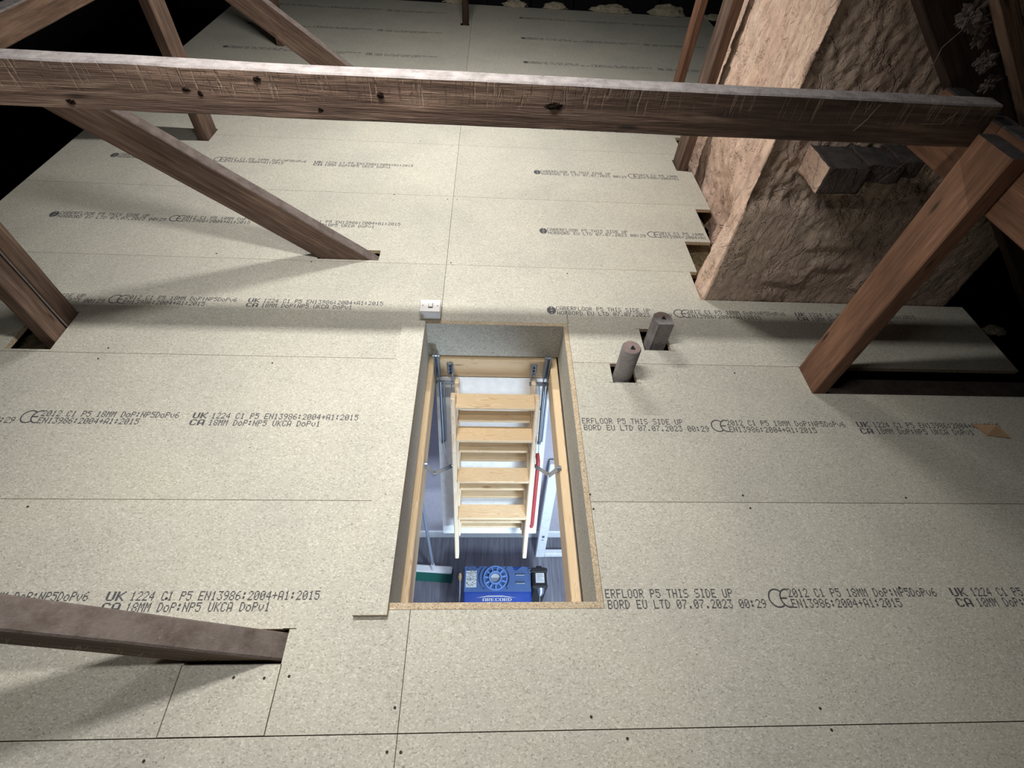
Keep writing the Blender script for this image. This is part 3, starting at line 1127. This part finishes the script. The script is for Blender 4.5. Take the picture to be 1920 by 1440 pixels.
# hanging brackets, springs and folding links
for sx, x0, x1, xs0, xs1 in ((-1, -0.035, -0.012, -0.008, -0.006), (1, 0.457, 0.481, 0.4585, 0.460)):
    b = MB()
    b.cbox(x0, x1, 1.362, 1.3845, -0.300, -0.165, 0.004)
    b.cbox(x0 + 0.002, x0 + 0.006, 1.335, 1.37, -0.30, -0.135, 0.001)
    b.cbox(x1 - 0.006, x1 - 0.002, 1.335, 1.37, -0.30, -0.135, 0.001)
    b.tube([(x0 - 0.003, 1.35, -0.145), (x1 + 0.003, 1.35, -0.145)], 0.006, 8)
    b.build('hinge_bracket', M_STEEL, lad)
    xi = x1 + 0.030 if sx < 0 else x0 - 0.056
    b = MB()
    b.cbox(xi, xi + 0.028, 1.376, 1.3845, -0.300, -0.222, 0.003)
    for zz in (-0.240, -0.262, -0.284):
        b.tube([(xi + 0.014, 1.372, zz), (xi + 0.014, 1.378, zz)], 0.005, 8, 1)
    b.cbox(xi + (0.026 if sx < 0 else -0.002), xi + (0.030 if sx < 0 else 0.002), 1.352, 1.378, -0.305, -0.225, 0.001)
    b.build('slotted_plate', [M_STEEL, M_BLACK], lad)
    b = MB()
    yy, zz = 1.345, -0.318
    b.cbox(min(x0, xi) - 0.004, max(x1, xi + 0.028) + 0.004, yy - 0.012, yy + 0.012, zz - 0.003, zz + 0.003, 0.002)
    b.build('spring_bar', M_STEEL, lad)
    sp = MB()
    A, B = D(xs0, -0.035, 0.10), D(xs1, 0.305, 0.10)
    n = 150
    pts = []
    for i in range(n * 1):
        t = i / (n - 1)
        a = t * 2 * math.pi * 36
        pts.append(A.lerp(B, t) + Vector((math.cos(a), 0, 0)) * 0.0065 + dn * math.sin(a) * 0.0065)
    sp.tube([A, B], 0.0072, 10)
    sp.tube([A + Vector((0.016, 0, 0)), B + Vector((0.013, 0, 0))], 0.0045, 8)
    sp.tube([B, D(xs1, 0.318, 0.10)], 0.009, 10)
    sp.build('spring', M_DKSTEEL, lad)
    cb = MB()
    xc = 0.012 if sx < 0 else 0.466
    xe = 0.036 if sx < 0 else 0.444
    cb.tube([(xi + 0.028 if sx < 0 else xi, 1.36, -0.235), (xe, 1.34, -0.33), D(xe, 0.08, 0.15)], 0.0022, 6)
    cb.build('cable', M_STEEL, lad)
    cb = MB()
    cb.tube([D(xs1, 0.318, 0.10), D(xc, 0.46, 0.10)], 0.0018, 6)
    cb.build('cable', M_STEEL, lad)
    lk = MB()
    P1 = Vector((-0.034, 0.87, -0.245)) if sx < 0 else Vector((0.480, 0.834, -0.20))
    P2 = Vector((-0.032, 1.0, -0.555)) if sx < 0 else Vector((0.492, 0.99, -0.54))
    P3 = D(0.032, 0.46, 0.11) if sx < 0 else D(0.448, 0.455, 0.11)

    def strap(a, b, w, t):
        a, b = Vector(a), Vector(b)
        ax = (b - a).normalized()
        sy = Vector((1, 0, 0))
        sy = (sy - ax * sy.dot(ax)).normalized()
        sz = ax.cross(sy)
        mt = Matrix((ax, sy, sz)).transposed().to_4x4()
        mt.translation = a
        lk.cbox(-0.008, (b - a).length + 0.008, -t / 2, t / 2, -w / 2, w / 2, 0.001, 0, mt)
    strap(P1, P2, 0.022, 0.003)
    strap(P2, P3, 0.020, 0.003)
    for P in (P1, P2, P3):
        lk.tube([P - Vector((0.008, 0, 0)), P + Vector((0.008, 0, 0))], 0.0095, 12)
    lk.build('folding_link', M_STEEL, lad)

# ------------------------------------------------------------------ light switch
sw = empty('light_switch', (-0.043, 1.47, 0), 'white plastic light switch box screwed to the boards at the hatch corner', 'switch')
b = MB()
b.cbox(-0.0855, -0.0005, 1.4235, 1.496, 0.0005, 0.040, 0.004)
b.build('back_box', M_WHITE, sw)
b = MB()
b.cbox(-0.0865, 0.0005, 1.4225, 1.497, 0.0405, 0.0475, 0.0025)
pl = b.build('face_plate', M_WHITE, sw)
b = MB()
mt = Matrix.Translation((-0.041, 1.460, 0.0475)) @ Matrix.Rotation(math.radians(5), 4, 'X')
b.cbox(-0.0085, 0.0085, -0.0125, 0.0125, 0.0005, 0.006, 0.0015, 0, mt)
b.build('rocker', M_WHITE, sw)
b = MB()
b.box(-0.0515, -0.0305, 1.4455, 1.4745, 0.0474, 0.0479)
b.build('rocker_surround', M_GREYHOLE, sw)
for x in (-0.0735, -0.0125):
    b = MB()
    b.prism([(x + 0.0034 * math.cos(i * math.pi / 6), 1.460 + 0.0034 * math.sin(i * math.pi / 6)) for i in range(12)], 0.0476, 0.0484)
    b.build('screw', M_GREYHOLE, sw)


# ------------------------------------------------------------------ capped pipe stubs
def pipe(cx, cy, h, r, label, boxed):
    e = empty('pipe_stub', (cx, cy, -0.15), label, 'pipe', 'lagged pipe stubs beside the hatch')
    b = MB()
    n = 28
    prof = [(-0.18, r), (h - 0.004, r), (h, r - 0.003)]
    for k in range(n):
        pass
    vs = []
    for z, rr in prof:
        for k in range(n):
            t = 2 * math.pi * k / n
            dd = 0.0012 * noise.noise(Vector((math.cos(t) * 4, math.sin(t) * 4, z * 20 + cx)))
            vs.append((cx + (rr + dd) * math.cos(t), cy + (rr + dd) * math.sin(t), z))
    b.add(vs, [(i * n + k, i * n + (k + 1) % n, (i + 1) * n + (k + 1) % n, (i + 1) * n + k) for i in range(2) for k in range(n)], 0, True)
    b.build('lagging', M_FOAM, e)
    b = MB()
    b.prism([(cx + (r - 0.003) * math.cos(2 * math.pi * k / n), cy + (r - 0.003) * math.sin(2 * math.pi * k / n)) for k in range(n)], h - 0.003, h)
    b.build('end_cap', M_FOAMTOP, e)
    b = MB()
    b.tube([(cx + 0.002, cy - 0.003, h - 0.001), (cx + 0.002, cy - 0.003, h + 0.008)], [0.006, 0.004], 9)
    b.tube([(cx - 0.006, cy - 0.008, h + 0.001), (cx + 0.010, cy - 0.009, h + 0.003)], 0.003, 7)
    b.build('core', M_BLACK, e)
    if boxed:
        # flat-fronted clip of foam board wrapped round the near side
        b = MB()
        zt, zb = h + 0.001, -0.16
        ang = [(-0.036, -0.020), (-0.024, -0.041), (0.038, -0.041)]
        for (ax, ay), (bx_, by_) in zip(ang[:-1], ang[1:]):
            vs = []
            for z in (zb, zt):
                for (px, py) in ((ax, ay), (bx_, by_)):
                    vs.append((cx + px, cy + py, z))
                for (px, py) in ((bx_, by_), (ax, ay)):
                    vs.append((cx + px * 0.90, cy + py * 0.86, z))
            b.add(vs, [(0, 3, 2, 1), (4, 5, 6, 7), (0, 1, 5, 4), (1, 2, 6, 5), (2, 3, 7, 6), (3, 0, 4, 7)])
        b.prism([(cx - 0.036, cy - 0.020), (cx - 0.024, cy - 0.041), (cx + 0.038, cy - 0.041), (cx + 0.0365, cy), (cx - 0.0365, cy)], h + 0.0005, h + 0.002)
        b.build('flat_facing', M_FOAM, e)
        b = MB()
        b.tube([(cx - 0.036, cy - 0.0205, h + 0.001), (cx - 0.024, cy - 0.0415, h + 0.001), (cx - 0.0243, cy - 0.0415, h - 0.14)], 0.0013, 6)
        b.build('seam_bead', M_DUST, e)


pipe(0.733, 1.146, 0.150, 0.0355, 'grey foam-lagged round pipe stub in the nearer square cut-out', False)
pipe(0.902, 1.345, 0.118, 0.0375, 'grey pipe stub with a flat split facing in the farther square cut-out', True)

# ------------------------------------------------------------------ small loose things in the loft
b = MB()
vs = [(2.035, 0.925, 0.004), (2.105, 0.905, 0.026), (2.150, 0.862, 0.003), (2.065, 0.875, 0.001)]
vs2 = [(x + 0.001, y - 0.001, z + 0.002) for x, y, z in vs]
b.add(vs + vs2, [(3, 2, 1, 0), (4, 5, 6, 7), (0, 1, 5, 4), (1, 2, 6, 5), (2, 3, 7, 6), (3, 0, 4, 7)])
tag(b.build('card_scrap', M_CARD), 'small torn scrap of brown card lying on the right-hand boards', 'scrap')


def tuft(cx, cy, rx, ry, rz, label, seed, group='wool tufts along the back edge'):
    bm = bmesh.new()
    bmesh.ops.create_icosphere(bm, subdivisions=4, radius=1)
    for v in bm.verts:
        d = 1 + 0.35 * noise.fractal(v.co * 2.2 + Vector((seed, 0, 0)), 1.0, 2.0, 5)
        v.co = Vector((cx + v.co.x * rx * d, cy + v.co.y * ry * d, max(0.001, 0.0 + v.co.z * rz * d)))
    me = bpy.data.meshes.new('wool_tuft')
    bm.to_mesh(me)
    bm.free()
    me.materials.append(M_TUFT)
    for p in me.polygons:
        p.use_smooth = True
    tag(link('wool_tuft', me), label, 'insulation', group)


tuft(1.42, 6.08, 0.20, 0.06, 0.060, 'wide cream wool tuft on the back edge right of centre', 1)
tuft(2.00, 6.08, 0.20, 0.06, 0.075, 'cream wool tuft on the back edge left of the thin red post', 2)
tuft(2.52, 6.04, 0.16, 0.07, 0.035, 'flat cream wool tuft between the thin red post and the chimney', 3)
tuft(0.42, 6.09, 0.12, 0.05, 0.045, 'low cream wool tuft on the back edge near the centre post', 4)
tuft(0.84, 6.09, 0.12, 0.05, 0.045, 'small cream wool tuft, second along from the centre post', 5)
tuft(-0.20, 6.10, 0.11, 0.05, 0.055, 'cream wool tuft just behind the dark centre post', 6)
tuft(2.475, 1.44, 0.05, 0.03, 0.018, 'small white wool tuft at the right end of the boards below the chimney', 7, None)

cw = empty('cobweb', (1.45, 1.2, 0.95), 'dusty cobweb strands hanging between the rafter and the tie beam', 'cobweb')


def strand(name, pts, r):
    P = []
    pts = [Vector(p) for p in pts]
    for a, b_ in zip(pts[:-1], pts[1:]):
        for i in range(10):
            P.append(a.lerp(b_, i / 10) + noise.noise_vector(a.lerp(b_, i / 10) * 30) * 0.002)
    P.append(pts[-1])
    rs = [r * (1 + 0.9 * max(0, noise.noise(p * 25))) for p in P]
    b = MB()
    b.tube(P, rs, 6)
    b.build(name, M_WEB, cw)


strand('strand', [(1.352, 1.30, 1.155), (1.33, 1.32, 1.08), (1.315, 1.29, 1.0)], 0.0010)
strand('strand', [(1.165, 1.196, 0.99), (1.15, 1.19, 0.955), (1.13, 1.19, 0.925)], 0.0008)
strand('strand', [(1.36, 1.18, 0.985), (1.345, 1.185, 0.955), (1.29, 1.19, 0.95)], 0.0008)
strand('strand', [(1.52, 1.40, 0.77), (1.46, 1.41, 0.66), (1.42, 1.42, 0.56)], 0.0007)
for (cx, cy, cz, rr_, sd) in ((1.300, 1.255, 1.165, 0.020, 9), (1.335, 1.26, 1.150, 0.014, 10), (1.362, 1.262, 1.120, 0.012, 12), (1.415, 1.262, 1.075, 0.016, 15), (1.465, 1.262, 1.025, 0.013, 17)):
    bm = bmesh.new()
    bmesh.ops.create_icosphere(bm, subdivisions=4, radius=1)
    for v in bm.verts:
        d = 1 + 0.75 * noise.fractal(v.co * 1.9 + Vector((sd * 3.0, 0, 0)), 0.6, 2.1, 5)
        v.co = Vector((cx + v.co.x * rr_ * 1.2 * d, cy + v.co.y * rr_ * 0.6 * d, cz + v.co.z * rr_ * 1.3 * d))
    me = bpy.data.meshes.new('dust_clot')
    bm.to_mesh(me)
    bm.free()
    me.materials.append(M_WEB)
    link('dust_clot', me, cw)

# ------------------------------------------------------------------ hall below
HZ = -2.62
hf = empty('hall_floor', (0.3, 0.5, HZ), kind='structure')
for i in range(18):
    x = -1.36 + i * 0.193
    off = (i * 0.53) % 1.2
    for y0, y1 in ((-1.6, -0.9 + off), (-0.9 + off, 1.56)):
        b = MB()
        b.box(0, 0.1915, 0, y1 - y0 - 0.0015, -0.01, 0)
        b.build('plank', M_LAM, hf, (x, y0, HZ))
b = MB()
b.box(-1.4, 2.2, -1.7, 1.64, HZ - 0.06, HZ - 0.011)
b.build('underlay', M_BLACK, hf)


def wall(name, x0, x1, y0, y1, z0, z1, mat=M_WALL):
    b = MB()
    b.box(x0, x1, y0, y1, z0, z1)
    return tag(b.build(name, mat), kind='structure')


wall('wall_hall_back', -1.4, 2.2, 1.545, 1.64, HZ, -0.345)
wall('wall_hall_left', -1.5, -1.4, -1.7, 1.64, HZ, -0.345)
wall('wall_hall_right', 2.2, 2.3, -1.8, 1.64, HZ, -0.345)
wr = MB()
WX0, WX1, WZ0, WZ1 = 0.75, 1.85, -1.8, -0.55
wr.box(-1.4, WX0, -1.8, -1.7, HZ, -0.345)
wr.box(WX1, 2.2, -1.8, -1.7, HZ, -0.345)
wr.box(WX0, WX1, -1.8, -1.7, HZ, WZ0)
wr.box(WX0, WX1, -1.8, -1.7, WZ1, -0.345)
tag(wr.build('wall_hall_front', M_WALL), kind='structure')
win = empty('window_1', (1.30, -1.75, WZ0), kind='structure')
b = MB()
b.box(WX0, WX0 + 0.05, -1.78, -1.72, WZ0, WZ1)
b.box(WX1 - 0.05, WX1, -1.78, -1.72, WZ0, WZ1)
b.box(WX0, WX1, -1.78, -1.72, WZ0, WZ0 + 0.05)
b.box(WX0, WX1, -1.78, -1.72, WZ1 - 0.05, WZ1)
b.build('window_frame', M_WHITEP, win)
hc = plate(-1.5, 2.3, -1.8, 1.64, [(-0.072, 0.518, 0.27, 1.43)], -0.345, -0.325, 0, 0)
tag(hc.build('ceiling_hall', M_CEIL), kind='structure')
b = MB()
b.cbox(-1.38, 2.19, 1.527, 1.5445, HZ + 0.0005, HZ + 0.12, 0.004)
tag(b.build('baseboard_hall', M_WHITEP), kind='structure')
b = MB()
b.cbox(-0.46, -0.36, 1.50, 1.5445, HZ + 0.0005, -0.6, 0.004)
tag(b.build('trim_1', M_WHITEP), kind='structure')

# leaning white door frame
fe = empty('door_frame', (0.64, 1.38, HZ), 'white frame leaning on the hall wall right of the ladder', 'frame')
base = Vector((0.632, 1.378, HZ + 0.001))
topd = (Vector((0.622, 1.520, -1.35)) - Vector((0.632, 1.385, HZ))).normalized()
fx = Vector((1, 0, 0.01)).normalized()
fn = fx.cross(topd).normalized()
fm = Matrix((fx, fn, fn.cross(fx) * -1 if fn.cross(fx).z < 0 else fn.cross(fx))).transposed().to_4x4()
fm.translation = base
b = MB()
b.cbox(0, 0.072, -0.022, 0.022, 0.005, 1.30, 0.004, 0, fm)
stile = b.build('stile', M_WHITEP, fe)
b = MB()
b.cbox(0.62, 0.692, -0.022, 0.022, 0.005, 1.30, 0.004, 0, fm)
b.build('stile', M_WHITEP, fe)
b = MB()
b.cbox(0.0735, 0.6185, -0.020, 0.020, 0.005, 0.062, 0.004, 0, fm)
b.build('bottom_rail', M_WHITEP, fe)
b = MB()
b.cbox(0.0735, 0.6185, -0.020, 0.020, 1.24, 1.30, 0.004, 0, fm)
b.build('top_rail', M_WHITEP, fe)
b = MB()
for (u0, u1, w0, w1) in ((0.026, 0.046, 0.335, 0.35), (0.026, 0.046, 0.353, 0.367), (0.026, 0.044, 0.29, 0.293), (0.026, 0.042, 0.30, 0.303), (0.026, 0.044, 0.31, 0.313)):
    for yy in (-0.0225, 0.0225):
        b.box(u0, u1, yy - 0.0004, yy + 0.0004, w0, w1, 0, fm)
b.build('printed_mark', M_DKSTEEL, stile)

# broom
br = empty('broom', (-0.19, 1.22, HZ), 'broom with white head, green bristles and grey handle leaning in the hall', 'broom')
hm = Matrix.Translation((-0.195, 1.235, HZ)) @ Matrix.Rotation(math.radians(-4), 4, 'Z')
b = MB()
b.cbox(-0.148, 0.148, -0.028, 0.028, 0.072, 0.098, 0.008, 0, hm)
b.build('head', M_WHITE, br)
b = MB()
for i in range(40):
    for j in range(5):
        x = -0.142 + 0.284 * i / 39
        y = -0.022 + 0.044 * j / 4
        fy = 0.0
        fx_ = (x / 0.142) * 0.006
        o_ = -0.018 - 0.006 * ((i * 7 + j * 3) % 5) / 5
        vs_ = [(x - 0.004, y - 0.005, 0.073), (x + 0.004, y - 0.005, 0.073), (x + 0.004, y + 0.005, 0.073), (x - 0.004, y + 0.005, 0.073)]
        vb_ = [(vx + fx_, vy + o_ + 0.012 * (j - 2), 0.001) for vx, vy, vz in vs_]
        b.add([hm @ Vector(q_) for q_ in vb_ + vs_], [(3, 2, 1, 0), (4, 5, 6, 7), (0, 1, 5, 4), (1, 2, 6, 5), (2, 3, 7, 6), (3, 0, 4, 7)])
bo = b.build('bristles', M_GREEN, br)
b = MB()
ht = Vector((-0.245, 1.500, -1.10))
hb0 = hm @ Vector((0.0, 0.0, 0.095))
b.tube([hb0, hb0.lerp(ht, 0.05)], [0.019, 0.015], 12)
b.build('socket', M_WHITE, br)
b = MB()
b.tube([hb0.lerp(ht, 0.03), ht], 0.0115, 12)
b.build('handle', M_BHANDLE, br)

# blue machine casing
bl = empty('blue_machine', (0.305, 0.92, HZ), 'blue metal machine casing with a round vent standing on the hall floor', 'machine')
BX0, BX1, BY0, BY1, BZ1 = 0.060, 0.548, 0.958, 1.145, -2.20
b = MB()
b.cbox(BX0, BX1, 0.71, BY1, HZ + 0.001, BZ1 - 0.004, 0.012)
body = b.build('body', M_BLUED, bl)
b = MB()
# top cover with notches in its far edge
poly = [(BX0 + 0.006, BY0 + 0.005), (BX1 - 0.004, BY0 + 0.005), (BX1 - 0.002, BY1 - 0.05), (BX1 - 0.02, BY1 - 0.012), (BX1 - 0.06, BY1 - 0.004), (BX1 - 0.085, BY1 - 0.020), (BX1 - 0.105, BY1 - 0.035), (BX1 - 0.125, BY1 - 0.028), (BX1 - 0.135, BY1 - 0.004),
        (BX0 + 0.115, BY1 - 0.004), (BX0 + 0.10, BY1 - 0.02), (BX0 + 0.08, BY1 - 0.004), (BX0 + 0.006, BY1 - 0.004)]
b.prism(poly, BZ1 - 0.003, BZ1 + 0.004)
b.build('top_cover', M_BLUE, bl)
ccx, ccy = 0.288, 1.053
b = MB()
b.ring(ccx, ccy, BZ1 + 0.004, BZ1 + 0.022, 0.100, 0.114, 40, -0.22 * math.pi, 0.22 * math.pi)
b.ring(ccx, ccy, BZ1 + 0.004, BZ1 + 0.022, 0.100, 0.114, 40, 0.78 * math.pi, 1.22 * math.pi)
b.ring(ccx, ccy, BZ1 + 0.004, BZ1 + 0.014, 0.066, 0.090, 40)
b.build('outer_ring', M_BLUE, bl)
b = MB()
b.ring(ccx, ccy, BZ1 + 0.004, BZ1 + 0.034, 0.038, 0.047, 36)
b.ring(ccx, ccy, BZ1 + 0.014, BZ1 + 0.024, 0.079, 0.086, 40)
b.build('inner_ring', M_BLUEL, bl)
b = MB()
b.prism([(ccx + 0.037 * math.cos(2 * math.pi * k / 28), ccy + 0.037 * math.sin(2 * math.pi * k / 28)) for k in range(28)], BZ1 + 0.004, BZ1 + 0.010)
b.build('hub', M_BHANDLE, bl)
b = MB()
b.prism([(ccx + 0.033 * math.cos(math.pi * k / 14), ccy + 0.004 + 0.028 * math.sin(math.pi * k / 14)) for k in range(15)], BZ1 + 0.0105, BZ1 + 0.013)
b.build('hub_label', M_LABEL, bl)
rm = MB()
rm.cbox(0.049, 0.078, -0.006, 0.006, BZ1 + 0.010, BZ1 + 0.024, 0.002)
rme = rm.mesh('rib', M_BLUEL)
for k in range(11):
    o = link('rib', rme, bl)
    o.matrix_parent_inverse = WORLD_INV[bl.name]
    o.matrix_basis = Matrix.Translation((ccx, ccy, 0)) @ Matrix.Rotation(2 * math.pi * k / 11 + 0.2, 4, 'Z')
b = MB()
b.box(BX0 + 0.016, BX0 + 0.092, BY0 + 0.035, BY1 - 0.035, BZ1 + 0.0042, BZ1 + 0.0052)
lb = b.build('instruction_label', M_LABEL, bl)
b = MB()
rr = random.Random(3)
for i in range(20):
    yy = BY0 + 0.041 + i * 0.0084
    x = BX0 + 0.020
    while x < BX0 + 0.084:
        w = rr.uniform(0.003, 0.013)
        if rr.random() < 0.7:
            b.box(x, min(x + w, BX0 + 0.09), yy, yy + rr.uniform(0.002, 0.006), BZ1 + 0.0053, BZ1 + 0.0057)
        x += w + 0.003
b.build('fine_print', M_DKSTEEL, lb)
for yy in (1.080, 1.022):
    b = MB()
    b.cbox(BX1 - 0.115, BX1 - 0.045, yy - 0.007, yy + 0.007, BZ1 + 0.004, BZ1 + 0.012, 0.003)
    b.build('latch', M_DKSTEEL, bl)
# white winged emblem with pale lettering on the dark band
b = MB()
b.prism([(0.150, 0.923), (0.235, 0.937), (0.335, 0.937), (0.44, 0.923), (0.335, 0.931), (0.235, 0.931)], BZ1 - 0.0035, BZ1 - 0.0025)
x = 0.20
for chh in 'ARECORD':
    qs = []
    put_text(qs, chh, x, 0.900, 0.030, 0.022, 1.2)
    for (a, c2, d, e2) in qs:
        b.box(a, c2, d, e2, BZ1 - 0.0035, BZ1 - 0.0025)
    x += 0.030
b.build('emblem', M_LABEL, bl)

# black tool on its stand beside the casing
dr = empty('power_tool', (0.60, 1.02, HZ), 'black power tool with white label and silver spout beside the blue casing', 'tool')
tz = -2.16
b = MB()
b.cbox(0.553, 0.660, 0.975, 1.125, HZ + 0.001, tz, 0.014)
b.cbox(0.548, 0.665, 1.085, 1.118, tz - 0.05, tz + 0.006, 0.006)
b.cbox(0.551, 0.662, 0.98, 1.0, tz - 0.05, tz + 0.006, 0.005)
b.cbox(0.585, 0.628, 1.115, 1.135, tz - 0.06, tz - 0.004, 0.005)
b.build('motor_body', M_BLACK, dr)
b = MB()
b.box(0.578, 0.640, 1.012, 1.080, tz + 0.0005, tz + 0.0015)
tl = b.build('white_label', M_LABEL, dr)
b = MB()
for i in range(5):
    b.box(0.584, 0.634 - 0.008 * (i % 3), 1.022 + i * 0.011, 1.026 + i * 0.011, tz + 0.0016, tz + 0.002)
b.build('fine_print', M_BHANDLE, tl)
b = MB()
b.tube([(0.612, 0.978, tz - 0.03), (0.612, 0.950, tz - 0.03), (0.605, 0.93, tz - 0.03)], [0.030, 0.022, 0.010], 14)
b.build('chuck', M_STEEL, dr)
b = MB()
b.tube([(0.605, 0.935, tz - 0.03), (0.596, 0.80, tz - 0.04)], 0.004, 8)
b.build('bit', M_STEEL, dr)
b = MB()
b.ring(0.542, 1.098, tz - 0.01, tz - 0.004, 0.008, 0.012, 16)
b.build('ring', M_STEEL, dr)

# brush lying upright by the left of the casing
pb = empty('paint_brush', (0.035, 1.0, HZ), 'pale stick with a yellowish tip leaning beside the blue casing', 'brush')
b = MB()
b.tube([(0.033, 1.055, -2.23), (0.036, 0.85, -2.30), (0.036, 0.72, -2.36)], 0.0065, 8)
b.build('shaft', M_BHANDLE, pb)
b = MB()
b.tube([(0.033, 1.05, -2.23), (0.032, 1.075, -2.225), (0.032, 1.10, -2.22)], [0.008, 0.014, 0.009], 10)
b.build('tip', M_CARD, pb)
